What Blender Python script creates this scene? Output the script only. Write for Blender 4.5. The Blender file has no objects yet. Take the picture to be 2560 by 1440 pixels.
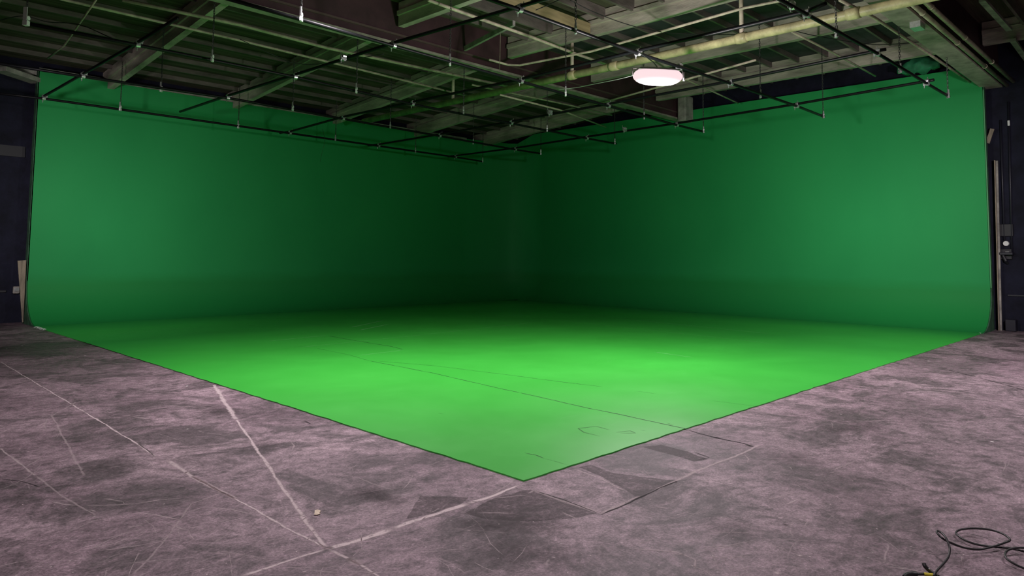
import bpy, math, random
from mathutils import Vector, Matrix
random.seed(7)
S = bpy.context.scene
COL = S.collection

# ------------------------------------------------------------------ camera
CAMH = 1.6
FPX, CYPX = 1777.0, 509.7
YAW, PITCH, ROLL = math.radians(45.511), math.radians(4.087), math.radians(0.489)
w = Vector((math.sin(YAW)*math.cos(PITCH), math.cos(YAW)*math.cos(PITCH), math.sin(PITCH)))
r0 = Vector((math.cos(YAW), -math.sin(YAW), 0)); u0 = r0.cross(w)
rt = r0*math.cos(ROLL)+u0*math.sin(ROLL); up = u0*math.cos(ROLL)-r0*math.sin(ROLL)
cam = bpy.data.cameras.new('camera'); co = bpy.data.objects.new('camera', cam); COL.objects.link(co)
co.matrix_world = Matrix(((rt.x, up.x, -w.x, 0), (rt.y, up.y, -w.y, 0), (rt.z, up.z, -w.z, CAMH), (0, 0, 0, 1)))
cam.sensor_width = 36; cam.lens = FPX*36/2560; cam.shift_y = -(720-CYPX)/2560
cam.clip_end = 200
S.camera = co
# ------------------------------------------------------------------ world, exposure
wd = bpy.data.worlds.new('world'); S.world = wd; wd.use_nodes = True
wd.node_tree.nodes['Background'].inputs[0].default_value = (0.5, 0.45, 0.5, 1)
wd.node_tree.nodes['Background'].inputs[1].default_value = 0.01
S.view_settings.view_transform = 'Standard'; S.view_settings.look = 'None'
S.view_settings.exposure = 0.0; S.view_settings.gamma = 1; S.view_settings.use_curve_mapping = False
LAMP_COL = (1.0, 0.90, 0.93)
WORK_LAMP, WORK_SPILL = 135, 300      # watts, the lamp in view
# unseen lamps, some added to light the walls and near floor: place, watts, beam spread (deg), aimed at (None = straight down), words
HALL_LAMPS = [((5.1, 7.9, 5.40), 200, 128, None, 'over the left half of the green floor'),
              ((-1.2, 1.8, 5.35), 145, 140, None, 'above the near left concrete'),
              ((5.6, -1.0, 5.35), 75, 130, None, 'added above the concrete behind the viewer'),
              ((12.4, 1.2, 5.35), 140, 125, None, 'above the near right concrete'),
              ((0.6, 10.6, 3.2), 42, 62, (5.3, 18.6, 2.1), 'added on a stand to light the left green wall'),
              ((10.6, 0.3, 3.2), 60, 62, (18.9, 6.4, 2.3), 'added on a stand to light the right green wall')]
WORK_SPREAD = 160


def ray(x, y): return w + rt*((x-1280)/FPX) - up*((y-CYPX)/FPX)
def PZ(x, y, z=0.0):
    d = ray(x, y); return Vector((0, 0, CAMH)) + d*((z-CAMH)/d.z)
def PY(x, y, Y):
    d = ray(x, y); return Vector((0, 0, CAMH)) + d*(Y/d.y)
def PX(x, y, X):
    d = ray(x, y); return Vector((0, 0, CAMH)) + d*(X/d.x)

# ------------------------------------------------------------------ materials
def mat(name, col=(.5, .5, .5), rough=.6, metal=0., noise=0., nscale=6., bump=0., bscale=40., spec=.5, stretch=(1, 1, 1), dark=None):
    m = bpy.data.materials.new(name); m.use_nodes = True; nt = m.node_tree
    b = nt.nodes['Principled BSDF']
    b.inputs['Base Color'].default_value = (*col, 1); b.inputs['Roughness'].default_value = rough
    b.inputs['Metallic'].default_value = metal; b.inputs['Specular IOR Level'].default_value = spec
    tc = nt.nodes.new('ShaderNodeNewGeometry'); mp = nt.nodes.new('ShaderNodeMapping')
    mp.inputs['Scale'].default_value = stretch; nt.links.new(tc.outputs['Position'], mp.inputs['Vector'])
    if noise:
        n = nt.nodes.new('ShaderNodeTexNoise'); n.inputs['Scale'].default_value = nscale; n.inputs['Detail'].default_value = 6
        n.inputs['Roughness'].default_value = .65
        nt.links.new(mp.outputs[0], n.inputs['Vector'])
        rp = nt.nodes.new('ShaderNodeValToRGB'); rp.color_ramp.elements[0].position = .35; rp.color_ramp.elements[1].position = .68
        d = dark or tuple(c*(1-noise) for c in col)
        rp.color_ramp.elements[0].color = (*d, 1)
        rp.color_ramp.elements[1].color = (*[min(1, c*(1+noise*.5)) for c in col], 1)
        nt.links.new(n.outputs[0], rp.inputs[0]); nt.links.new(rp.outputs[0], b.inputs['Base Color'])
    if bump:
        n2 = nt.nodes.new('ShaderNodeTexNoise'); n2.inputs['Scale'].default_value = bscale; n2.inputs['Detail'].default_value = 4
        nt.links.new(mp.outputs[0], n2.inputs['Vector'])
        bp = nt.nodes.new('ShaderNodeBump'); bp.inputs['Strength'].default_value = bump; bp.inputs['Distance'].default_value = .02
        nt.links.new(n2.outputs[0], bp.inputs['Height']); nt.links.new(bp.outputs[0], b.inputs['Normal'])
    return m
M = {}
M['dark_wall'] = mat('navy_black_paint', (.012, .013, .030), .75, noise=.5, nscale=2, bump=.3, bscale=15, spec=.25)
M['black_pipe'] = mat('black_pipe', (.009, .009, .011), .42, noise=.3, nscale=20, spec=.22)
M['cream_pipe'] = mat('cream_painted_pipe', (.66, .56, .44), .5, noise=.4, nscale=5, bump=.15)
M['main_pipe'] = mat('yellowed_pipe', (.66, .58, .32), .45, noise=.45, nscale=3, bump=.15)
M['silver'] = mat('galvanised_metal', (.80, .80, .82), .3, .75, noise=.2, nscale=30)
M['chain'] = mat('dull_chain', (.10, .10, .10), .45, .6)
M['white_tag'] = mat('white_plastic', (.85, .85, .85), .4)
M['joist'] = mat('dark_old_wood', (.20, .165, .15), .8, noise=.5, nscale=3, bump=.3, stretch=(.3, 1, 1))
M['deck'] = mat('brown_deck_boards', (.11, .10, .062), .85, noise=.6, nscale=2.2, bump=.4, stretch=(.25, 6, 1))
M['sheath'] = mat('dark_navy_sheathing', (.055, .050, .062), .8, noise=.5, nscale=2)
M['beam'] = mat('grey_painted_timber', (.60, .53, .45), .75, noise=.5, nscale=2.4, bump=.35, stretch=(1, .3, 1.5))
M['girder'] = mat('dark_red_steel', (.085, .036, .046), .65, noise=.35, nscale=2)
M['pale_trim'] = mat('pale_grey_timber', (.42, .40, .36), .75, noise=.5, nscale=3, bump=.3)
M['ply'] = mat('raw_plywood', (.34, .28, .21), .75, noise=.35, nscale=5, stretch=(3, 3, .6))
M['old_pine'] = mat('pine_beam', (.48, .38, .20), .7, noise=.3, nscale=3, stretch=(.4, 4, 4))
M['rubber'] = mat('black_rubber', (.016, .015, .017), .42)
M['yellow'] = mat('yellow_tape', (.75, .62, .05), .5)
M['leaf'] = mat('dry_leaf', (.75, .62, .48), .7, noise=.2, nscale=40)
M['box_grey'] = mat('black_enamel', (.02, .02, .026), .5)
M['tarp'] = mat('green_fabric', (.03, .25, .12), .7, noise=.4, nscale=5, bump=.6, bscale=8)
m = bpy.data.materials.new('lamp_glow'); m.use_nodes = True
b = m.node_tree.nodes['Principled BSDF']; b.inputs['Emission Color'].default_value = (1.0, .76, .79, 1)
b.inputs['Emission Strength'].default_value = 1.0; b.inputs['Base Color'].default_value = (.1, .1, .1, 1); b.inputs['Specular IOR Level'].default_value = 0; M['glow'] = m

def N(nt, t, **kw):
    n = nt.nodes.new(t)
    for k, v in kw.items():
        if k in n.inputs.keys(): n.inputs[k].default_value = v
        else: setattr(n, k, v)
    return n
def noise(nt, vec, scale, detail=5, rough=.6, dist=0.):
    n = N(nt, 'ShaderNodeTexNoise', Scale=scale, Detail=detail, Roughness=rough, Distortion=dist)
    nt.links.new(vec, n.inputs['Vector']); return n
def ramp(nt, fac, stops):
    r = nt.nodes.new('ShaderNodeValToRGB'); e = r.color_ramp.elements
    while len(e) < len(stops): e.new(.5)
    for i, (p, c) in enumerate(stops): e[i].position = p; e[i].color = (*c, 1) if len(c) == 3 else c
    nt.links.new(fac, r.inputs[0]); return r.outputs[0]
def mix(nt, fac, a, b_, mode='MIX'):
    n = nt.nodes.new('ShaderNodeMix'); n.data_type = 'RGBA'; n.blend_type = mode
    if isinstance(fac, (int, float)): n.inputs[0].default_value = fac
    else: nt.links.new(fac, n.inputs[0])
    for s, v in ((6, a), (7, b_)):
        if isinstance(v, tuple): n.inputs[s].default_value = (*v, 1)
        else: nt.links.new(v, n.inputs[s])
    return n.outputs[2]
def mapping(nt, vec, scale=(1, 1, 1), rz=0., loc=(0, 0, 0)):
    n = nt.nodes.new('ShaderNodeMapping'); n.inputs['Scale'].default_value = scale; n.inputs['Rotation'].default_value = (0, 0, rz); n.inputs['Location'].default_value = loc
    nt.links.new(vec, n.inputs['Vector']); return n.outputs[0]
def mth(nt, op, a, b_=None, clamp=False):
    n = nt.nodes.new('ShaderNodeMath'); n.operation = op; n.use_clamp = clamp
    for i, v in enumerate((a, b_)):
        if v is None: continue
        if isinstance(v, (int, float)): n.inputs[i].default_value = v
        else: nt.links.new(v, n.inputs[i])
    return n.outputs[0]
def flat_pos(nt, warp=.02, ws=9.):
    geo = nt.nodes.new('ShaderNodeNewGeometry')
    fl = nt.nodes.new('ShaderNodeVectorMath'); fl.operation = 'MULTIPLY'; fl.inputs[1].default_value = (1, 1, 0)
    nt.links.new(geo.outputs['Position'], fl.inputs[0])
    wn = noise(nt, fl.outputs[0], ws, 4, .7)
    sb = nt.nodes.new('ShaderNodeVectorMath'); sb.operation = 'SUBTRACT'; sb.inputs[1].default_value = (.5, .5, .5); nt.links.new(wn.outputs['Color'], sb.inputs[0])
    s2 = nt.nodes.new('ShaderNodeVectorMath'); s2.operation = 'MULTIPLY'; s2.inputs[1].default_value = (warp*2, warp*2, 0); nt.links.new(sb.outputs[0], s2.inputs[0])
    ad = nt.nodes.new('ShaderNodeVectorMath'); ad.operation = 'ADD'; nt.links.new(fl.outputs[0], ad.inputs[0]); nt.links.new(s2.outputs[0], ad.inputs[1])
    return fl.outputs[0], ad.outputs[0]

# worn concrete of the hall floor
def concrete():
    m = bpy.data.materials.new('worn_concrete'); m.use_nodes = True; nt = m.node_tree; b = nt.nodes['Principled BSDF']
    pos, wp = flat_pos(nt, .022, 11)
    big = noise(nt, pos, .55, 6, .62, .6)
    base = ramp(nt, big.outputs[0], [(.30, (.135, .094, .114)), (.45, (.225, .158, .188)), (.60, (.315, .230, .265)), (.74, (.40, .295, .330))])
    # stains with streaks
    st = noise(nt, mapping(nt, pos, (1.0, 1.15, 1), .7), 1.25, 9, .72, .8)
    base = mix(nt, mth(nt, 'MULTIPLY', ramp(nt, st.outputs[0], [(.42, (1, 1, 1)), (.53, (0, 0, 0))]), .85), base, (.088, .067, .076))
    fine = noise(nt, pos, 62, 6, .8)
    base = mix(nt, .9, base, ramp(nt, fine.outputs[0], [(.32, (.18, .18, .18)), (.5, (.5, .5, .5)), (.68, (.88, .88, .88))]), 'OVERLAY')
    mid = noise(nt, mapping(nt, pos, (1, 1.1, 1), .5), 10, 9, .80, .4)
    base = mix(nt, .8, base, ramp(nt, mid.outputs[0], [(.36, (.18, .18, .18)), (.5, (.5, .5, .5)), (.64, (.84, .84, .84))]), 'OVERLAY')
    # scratches in several directions
    for ang, sx, s_, lo, hi, amt in ((.35, 14, 3.0, .57, .70, .55), (-.9, 10, 2.2, .58, .72, .45), (1.5, 16, 3.8, .60, .74, .45)):
        sn = noise(nt, mapping(nt, wp, (1.0, sx, 1), ang), s_, 8, .82, .5)
        f_ = mth(nt, 'MULTIPLY', ramp(nt, sn.outputs[0], [(lo, (0, 0, 0)), (hi, (1, 1, 1))]), amt)
        base = mix(nt, f_, base, (.46, .37, .38))
    # pale specks of paint and grit
    vo = N(nt, 'ShaderNodeTexVoronoi', Scale=1.9); vo.inputs['Randomness'].default_value = 1.; nt.links.new(pos, vo.inputs['Vector'])
    base = mix(nt, ramp(nt, vo.outputs['Distance'], [(.022, (1, 1, 1)), (.034, (0, 0, 0))]), base, (.85, .80, .80))
    v2 = N(nt, 'ShaderNodeTexVoronoi', Scale=9.); nt.links.new(wp, v2.inputs['Vector'])
    base = mix(nt, mth(nt, 'MULTIPLY', ramp(nt, v2.outputs['Distance'], [(.035, (1, 1, 1)), (.06, (0, 0, 0))]), .6), base, (.6, .52, .52))
    nt.links.new(base, b.inputs['Base Color'])
    rr = ramp(nt, big.outputs[0], [(.3, (.50, .50, .50)), (.7, (.68, .68, .68))]); nt.links.new(rr, b.inputs['Roughness'])
    b.inputs['Specular IOR Level'].default_value = .4
    hb = mth(nt, 'MULTIPLY', mth(nt, 'ADD', fine.outputs[0], mid.outputs[0]), .5)
    bp = N(nt, 'ShaderNodeBump', Strength=.35, Distance=.008); nt.links.new(hb, bp.inputs['Height']); nt.links.new(bp.outputs[0], b.inputs['Normal'])
    return m
# green floor paint of the cyclorama
def green_floor():
    m = bpy.data.materials.new('green_floor_paint'); m.use_nodes = True; nt = m.node_tree; b = nt.nodes['Principled BSDF']
    pos, wp = flat_pos(nt, .012, 10)
    big = noise(nt, pos, .5, 5, .6, .4)
    base = ramp(nt, big.outputs[0], [(.3, (.040, .46, .040)), (.7, (.050, .54, .052))])
    sn = noise(nt, mapping(nt, wp, (1.0, 7, 1), .2), 2.4, 7, .75, .8)
    base = mix(nt, mth(nt, 'MULTIPLY', ramp(nt, sn.outputs[0], [(.60, (0, 0, 0)), (.74, (1, 1, 1))]), .25), base, (.16, .60, .17))
    sp = noise(nt, pos, 3.3, 8, .8)
    base = mix(nt, mth(nt, 'MULTIPLY', ramp(nt, sp.outputs[0], [(.70, (0, 0, 0)), (.74, (1, 1, 1))]), .45), base, (.03, .22, .05))
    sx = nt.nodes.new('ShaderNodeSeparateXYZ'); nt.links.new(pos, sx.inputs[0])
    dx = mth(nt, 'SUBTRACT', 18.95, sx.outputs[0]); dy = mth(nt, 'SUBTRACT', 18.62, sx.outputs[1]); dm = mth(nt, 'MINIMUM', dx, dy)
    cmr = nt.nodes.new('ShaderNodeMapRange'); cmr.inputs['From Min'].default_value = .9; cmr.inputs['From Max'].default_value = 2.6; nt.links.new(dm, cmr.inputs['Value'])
    base = mix(nt, cmr.outputs[0], (.022, .33, .055), base)  # colour darkens towards the walls, painting in the shade at their foot
    b.inputs['Coat Weight'].default_value = .5; b.inputs['Coat Roughness'].default_value = .40; b.inputs['Coat IOR'].default_value = 1.5
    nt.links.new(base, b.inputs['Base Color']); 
    fr = noise(nt, pos, 1.2, 5, .6)
    nt.links.new(ramp(nt, fr.outputs[0], [(.3, (.38, .38, .38)), (.7, (.46, .46, .46))]), b.inputs['Roughness'])
    b.inputs['Specular IOR Level'].default_value = .55
    f2 = noise(nt, pos, 30, 4, .7)
    hb = mth(nt, 'MULTIPLY', f2.outputs[0], .12)
    bp = N(nt, 'ShaderNodeBump', Strength=.3, Distance=.006); nt.links.new(hb, bp.inputs['Height']); nt.links.new(bp.outputs[0], b.inputs['Normal'])
    return m
def green_wall():
    m = bpy.data.materials.new('green_wall_paint'); m.use_nodes = True; nt = m.node_tree; b = nt.nodes['Principled BSDF']
    geo = nt.nodes.new('ShaderNodeNewGeometry'); pos = geo.outputs['Position']
    big = noise(nt, mapping(nt, pos, (.5, .5, .35)), .8, 4, .5, .3)
    base = ramp(nt, big.outputs[0], [(.3, (.020, .345, .092)), (.7, (.028, .400, .108))])
    # slightly darker green on the cove than on the wall above
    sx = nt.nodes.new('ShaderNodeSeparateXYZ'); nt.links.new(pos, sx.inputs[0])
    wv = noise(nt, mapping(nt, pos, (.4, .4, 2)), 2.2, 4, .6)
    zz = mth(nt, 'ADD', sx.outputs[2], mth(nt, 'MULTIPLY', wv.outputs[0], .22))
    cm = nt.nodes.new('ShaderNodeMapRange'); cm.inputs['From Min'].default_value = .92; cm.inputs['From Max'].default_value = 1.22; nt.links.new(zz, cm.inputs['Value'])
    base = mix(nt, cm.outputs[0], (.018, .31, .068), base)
    sc_ = noise(nt, mapping(nt, pos, (2, 2, 9)), 2.5, 8, .8)
    base = mix(nt, mth(nt, 'MULTIPLY', ramp(nt, sc_.outputs[0], [(.62, (0, 0, 0)), (.75, (1, 1, 1))]), .12), base, (.12, .55, .22))
    nt.links.new(base, b.inputs['Base Color']); b.inputs['Roughness'].default_value = .62; b.inputs['Specular IOR Level'].default_value = .3
    f2 = noise(nt, pos, 5, 5, .6)
    bp = N(nt, 'ShaderNodeBump', Strength=.10, Distance=.02); nt.links.new(f2.outputs[0], bp.inputs['Height']); nt.links.new(bp.outputs[0], b.inputs['Normal'])
    return m
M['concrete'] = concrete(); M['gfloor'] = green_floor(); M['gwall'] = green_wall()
M['gside'] = mat('dusty_green_side_panel', (.06, .17, .09), .8, noise=.5, nscale=5)

# ------------------------------------------------------------------ mesh helpers
def mesh_obj(name, V, F, material, parent=None, smooth=False):
    me = bpy.data.meshes.new(name); me.from_pydata([tuple(v) for v in V], [], F); me.update()
    if smooth:
        for p in me.polygons: p.use_smooth = True
    me.materials.append(material)
    o = bpy.data.objects.new(name, me); COL.objects.link(o)
    if parent is not None: o.parent = parent
    return o
class MB:
    def __init__(s): s.V = []; s.F = []
    def add(s, V, F):
        n = len(s.V); s.V += [Vector(v) for v in V]; s.F += [tuple(i+n for i in f) for f in F]; return s
    def box(s, a, b_, bev=0.):
        x0, y0, z0 = a; x1, y1, z1 = b_
        if not bev:
            return s.add([(x0, y0, z0), (x1, y0, z0), (x1, y1, z0), (x0, y1, z0), (x0, y0, z1), (x1, y0, z1), (x1, y1, z1), (x0, y1, z1)],
                         [(0, 3, 2, 1), (4, 5, 6, 7), (0, 1, 5, 4), (1, 2, 6, 5), (2, 3, 7, 6), (3, 0, 4, 7)])
        return s.add(*bevbox(x0, y0, z0, x1, y1, z1, bev))
    def bar(s, p, q, wd_, h, upv=(0, 0, 1)):
        p, q = Vector(p), Vector(q); d = (q-p).normalized(); sd = d.cross(Vector(upv)).normalized(); u_ = sd.cross(d)
        V = [e+sd*(a*wd_/2)+u_*(c*h/2) for e in (p, q) for a, c in ((-1, -1), (1, -1), (1, 1), (-1, 1))]
        return s.add(V, [(0, 1, 2, 3), (7, 6, 5, 4), (0, 4, 5, 1), (1, 5, 6, 2), (2, 6, 7, 3), (3, 7, 4, 0)])
    def tube(s, pts, r, n=10, closed=False, cap=True):
        pts = [Vector(p) for p in pts]; m_ = len(pts); V = []; F = []
        prev = None
        for i, p in enumerate(pts):
            a = pts[(i-1) % m_] if (closed or i > 0) else p; c = pts[(i+1) % m_] if (closed or i < m_-1) else p
            d = (c-a).normalized()
            if prev is None:
                prev = d.cross(Vector((0, 0, 1)));
                if prev.length < .05: prev = d.cross(Vector((1, 0, 0)))
            sd = (prev-d*prev.dot(d)).normalized(); prev = sd; u_ = d.cross(sd)
            rr = r[i] if isinstance(r, (list, tuple)) else r
            V += [p+sd*(math.cos(t)*rr)+u_*(math.sin(t)*rr) for t in [2*math.pi*k/n for k in range(n)]]
        for i in range(m_ if closed else m_-1):
            j = (i+1) % m_
            F += [(i*n+k, i*n+(k+1) % n, j*n+(k+1) % n, j*n+k) for k in range(n)]
        if cap and not closed: F += [tuple(range(n))[::-1], tuple((m_-1)*n+k for k in range(n))]
        return s.add(V, F)
    def build(s, name, material, parent=None, smooth=False): return mesh_obj(name, s.V, s.F, material, parent, smooth)
def bevbox(x0, y0, z0, x1, y1, z1, b_):
    V = []; F = []
    prof = [(x0+b_, y0), (x1-b_, y0), (x1, y0+b_), (x1, y1-b_), (x1-b_, y1), (x0+b_, y1), (x0, y1-b_), (x0, y0+b_)]
    ins = [(x0+b_*1.5, y0+b_), (x1-b_*1.5, y0+b_), (x1-b_, y0+b_*1.5), (x1-b_, y1-b_*1.5), (x1-b_*1.5, y1-b_), (x0+b_*1.5, y1-b_), (x0+b_, y1-b_*1.5), (x0+b_, y0+b_*1.5)]
    for pf, z in ((ins, z0), (prof, z0+b_), (prof, z1-b_), (ins, z1)): V += [(x, y, z) for x, y in pf]
    for L in range(3): F += [(L*8+k, L*8+(k+1) % 8, L*8+8+(k+1) % 8, L*8+8+k) for k in range(8)]
    F += [tuple(range(8))[::-1], tuple(range(24, 32))]
    return V, F
def catmull(pts, k=6, closed=False):
    pts = [Vector(p) for p in pts]; out = []; n = len(pts)
    for i in range(n if closed else n-1):
        g_ = (lambda j: pts[j % n]) if closed else (lambda j: pts[max(0, min(n-1, j))])
        a, b_, c, d = g_(i-1), g_(i), g_(i+1), g_(i+2)
        for t in [q/k for q in range(k)]:
            out.append(.5*((2*b_)+(c-a)*t+(2*a-5*b_+4*c-d)*t*t+(3*b_-a-3*c+d)*t**3))
    if not closed: out.append(pts[-1])
    return out
def tag(o, label=None, cat=None, group=None, kind=None):
    if label: o['label'] = label
    if cat: o['category'] = cat
    if group: o['group'] = group
    if kind: o['kind'] = kind
    return o
def empty(name, loc, rz=0.):
    o = bpy.data.objects.new(name, None); COL.objects.link(o); o.location = loc; o.rotation_euler = (0, 0, rz); o.empty_display_size = .1; return o
def dup(root, loc, rot=(0, 0, 0), scale=None):
    r = root.copy(); COL.objects.link(r); r.location = loc; r.rotation_euler = rot
    if scale: r.scale = scale
    for ch in list(root.children):
        c = ch.copy(); COL.objects.link(c); c.parent = r
    return r
ORD = ['first', 'second', 'third', 'fourth', 'fifth', 'sixth', 'seventh', 'eighth', 'ninth', 'tenth', 'eleventh', 'twelfth']

# ------------------------------------------------------------------ worn marks and painted reflection streaks on the floors (part of the floor meshes)
def ribbon_mat(name, col, rough, nsc, lo, hi, inner=.45):
    m = bpy.data.materials.new(name); m.use_nodes = True; nt = m.node_tree; b = nt.nodes['Principled BSDF']
    b.inputs['Base Color'].default_value = (*col, 1); b.inputs['Roughness'].default_value = rough; b.inputs['Specular IOR Level'].default_value = .3
    at = N(nt, 'ShaderNodeAttribute'); at.attribute_name = 'strength'
    uv = N(nt, 'ShaderNodeAttribute'); uv.attribute_name = 'across'
    d = mth(nt, 'ABSOLUTE', uv.outputs['Fac'])
    mr = nt.nodes.new('ShaderNodeMapRange'); mr.interpolation_type = 'SMOOTHSTEP'; mr.inputs['From Min'].default_value = inner; mr.inputs['From Max'].default_value = 1
    mr.inputs['To Min'].default_value = 1; mr.inputs['To Max'].default_value = 0; nt.links.new(d, mr.inputs['Value'])
    geo = nt.nodes.new('ShaderNodeNewGeometry'); n_ = noise(nt, geo.outputs['Position'], nsc, 5, .75)
    k = ramp(nt, n_.outputs[0], [(lo, (0, 0, 0)), (hi, (1, 1, 1))])
    nt.links.new(mth(nt, 'MULTIPLY', mth(nt, 'MULTIPLY', mr.outputs[0], at.outputs['Fac']), k), b.inputs['Alpha'])
    return m
M['mk_dark'] = ribbon_mat('dark_stain', (.080, .062, .068), .6, 22, .24, .56, 0.)
M['mk_light'] = ribbon_mat('pale_seam_filler', (.66, .54, .56), .75, 30, .30, .48, .25)
M['mk_crack'] = ribbon_mat('open_crack', (.010, .008, .010), .8, 14, .30, .42)
M['gk_light'] = ribbon_mat('green_scuff_and_reflection', (.36, .80, .38), .6, 20, .32, .55, .1)
M['gk_crack'] = ribbon_mat('crack_in_green_paint', (.010, .05, .015), .7, 14, .28, .42)
def CX0_IN(c): return c.x > 3.6 and c.y > 3.4
def add_ribbons(o, sets, zbase, off=(0, 0), patches=()):
    """append thin irregular strips to a floor mesh, each with its own material slot"""
    me = o.data; V = [v.co.copy() for v in me.vertices]; F = [tuple(p.vertices) for p in me.polygons]; MI = [0]*len(F)
    A = [0.]*len(V); U = [0.]*len(V)
    for si, (mkey, polylines, jit) in enumerate(sets):
        me.materials.append(M[mkey]); z = zbase+.0004*(si+1)
        for wd_, st, pts in polylines:
            P = [q if isinstance(q, Vector) else PZ(*q) for q in pts]; R = []
            for a, c in zip(P, P[1:]):
                n_ = max(2, int((c-a).length/.05)); R += [a.lerp(c, i/n_) for i in range(n_)]
            R.append(P[-1]); ph = random.uniform(0, 50); k = len(R); base = len(V)
            tot = sum((c-a).length for a, c in zip(R, R[1:])); run = 0
            for i, p in enumerate(R):
                a = R[max(0, i-1)]; c = R[min(k-1, i+1)]; d = (c-a).normalized(); sd = Vector((-d.y, d.x, 0))
                if i: run += (R[i]-R[i-1]).length
                j_ = jit*(math.sin(run*7+ph)+.6*math.sin(run*19+ph*2)+.5*math.sin(run*43+ph*3))*.5 if 0 < i < k-1 else 0
                wv = max(.0035, wd_*(1.15 if wd_ < .012 else .82))*(1+.15*math.sin(run*11+ph)+random.uniform(-.25, .25))
                ta = min(1, (min(run, tot-run)+.15*wd_)/(wd_*.8+.004))
                for sgn in (-1, 0, 1):
                    q = p+sd*(j_+sgn*wv); V.append(Vector((q.x-off[0], q.y-off[1], z))); A.append(st*ta); U.append(float(sgn))
                if i:
                    b_ = base+3*(i-1)
                    F += [(b_, b_+3, b_+4, b_+1), (b_+1, b_+4, b_+5, b_+2)]; MI += [si+1]*2
    for st, pts in patches:            # mended patches with a hard outline, same slot as the dark stains
        P = [PZ(*q) for q in pts]; ring_ = []
        for a, c in zip(P, P[1:]+P[:1]):
            n_ = max(2, int((c-a).length/.06))
            for i in range(n_):
                q = a.lerp(c, i/n_); j_ = .007 if i else 0
                ring_.append(Vector((q.x+random.uniform(-j_, j_), q.y+random.uniform(-j_, j_), zbase+.0002)))
        b_ = len(V); V += ring_; A += [st]*len(ring_); U += [0.]*len(ring_); F.append(tuple(range(b_, b_+len(ring_)))); MI.append(1)
    me.clear_geometry(); me.from_pydata([tuple(v) for v in V], [], F); me.update()
    for nm, arr in (('strength', A), ('across', U)):
        at = me.attributes.new(nm, 'FLOAT', 'POINT'); at.data.foreach_set('value', arr)
    me.polygons.foreach_set('material_index', MI); me.update()
CONCRETE_DARK = [(.26, .6, [(1130, 1310), (1300, 1312), (1440, 1318)]), (.35, .5, [(1180, 1370), (1420, 1390)]), (.22, .5, [(900, 1225), (1010, 1262)]),
        
        
        (.30, .40, [(980, 1240), (860, 1230)]), (.35, .35, [(330, 1160), (180, 1180)]), (.3, .3, [(700, 1130), (620, 1100)]),
        (.25, .45, [(530, 1015), (575, 1040)]), (.4, .35, [(1960, 1130), (2020, 1160)]), (.3, .35, [(1750, 1300), (1900, 1340)]),
        (.25, .35, [(2060, 1080), (2200, 1060)]), (.5, .3, [(1330, 1400), (1500, 1420)])]
CONCRETE_LIGHT = [
        (.013, .8, [(0, 904), (67, 944), (213, 1031)]), (.014, .9, [(213, 1031), (333, 1104), (391, 1142)]),
        (.030, .75, [(418, 1151), (480, 1191), (591, 1249)]), (.013, .95, [(480, 1191), (591, 1249), (711, 1316), (815, 1371)]),
        (.040, .75, [(535, 962), (564, 1009), (591, 1049)]), (.022, .9, [(591, 1049), (667, 1160), (729, 1253), (815, 1371)]),
        (.030, 1.3, [(1297, 1213), (1240, 1238), (1169, 1259)]), (.034, 1.2, [(1169, 1259), (1075, 1290), (981, 1322)]), (.038, 1.1, [(981, 1322), (900, 1350), (815, 1373)]),
        (.020, .9, [(815, 1373), (770, 1388), (700, 1409), (600, 1442)]), (.03, 1, [(815, 1369), (822, 1374)]),
        (.016, .8, [(822, 1375), (894, 1409), (960, 1450)]), (.05, .5, [(870, 1395), (905, 1412)]),
        (.012, .5, [(0, 953), (84, 943), (382, 911)]), (.010, .35, [(170, 931), (290, 913)]),
        (.03, .45, [(1330, 1225), (1400, 1250), (1500, 1282)]), (.022, .6, [(1500, 1286), (1565, 1256), (1600, 1240)]),
        (.022, .6, [(1640, 1225), (1740, 1178), (1840, 1140), (1900, 1112)]), (.010, .6, [(1435, 1173), (1500, 1196), (1565, 1228)]),
        (.018, .45, [(2154, 956), (2358, 983), (2496, 1003), (2620, 1016)]), (.014, .35, [(2232, 955), (2330, 966)]),
        (.009, .8, [(1320, 1234), (1337, 1226)]), (.010, .7, [(1965, 1262), (1996, 1248)]), (.02, .6, [(1640, 1268), (1668, 1270)]),
        (.012, .4, [(2170, 1052), (2222, 1052)]), (.008, .35, [(560, 1230), (480, 1260), (380, 1390), (330, 1440)]),
        (.01, .35, [(190, 1005), (130, 1040), (210, 1190)]), (.02, .5, [(392, 948), (412, 948)]), (.02, .5, [(338, 1043), (372, 1048)]),
        (.02, .4, [(640, 1046), (662, 1048)]), (.02, .35, [(310, 1255), (260, 1246)]), (.012, .5, [(1570, 1372), (1690, 1380), (1738, 1400), (1735, 1425)]),
        (.02, .9, [(1935, 1434), (1952, 1432)]), (.018, .8, [(1990, 1387), (2008, 1390)]), (.010, .5, [(0, 1120), (60, 1168), (90, 1190)]), (.012, .35, [(90, 1190), (140, 1230), (240, 1290)])]
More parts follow.
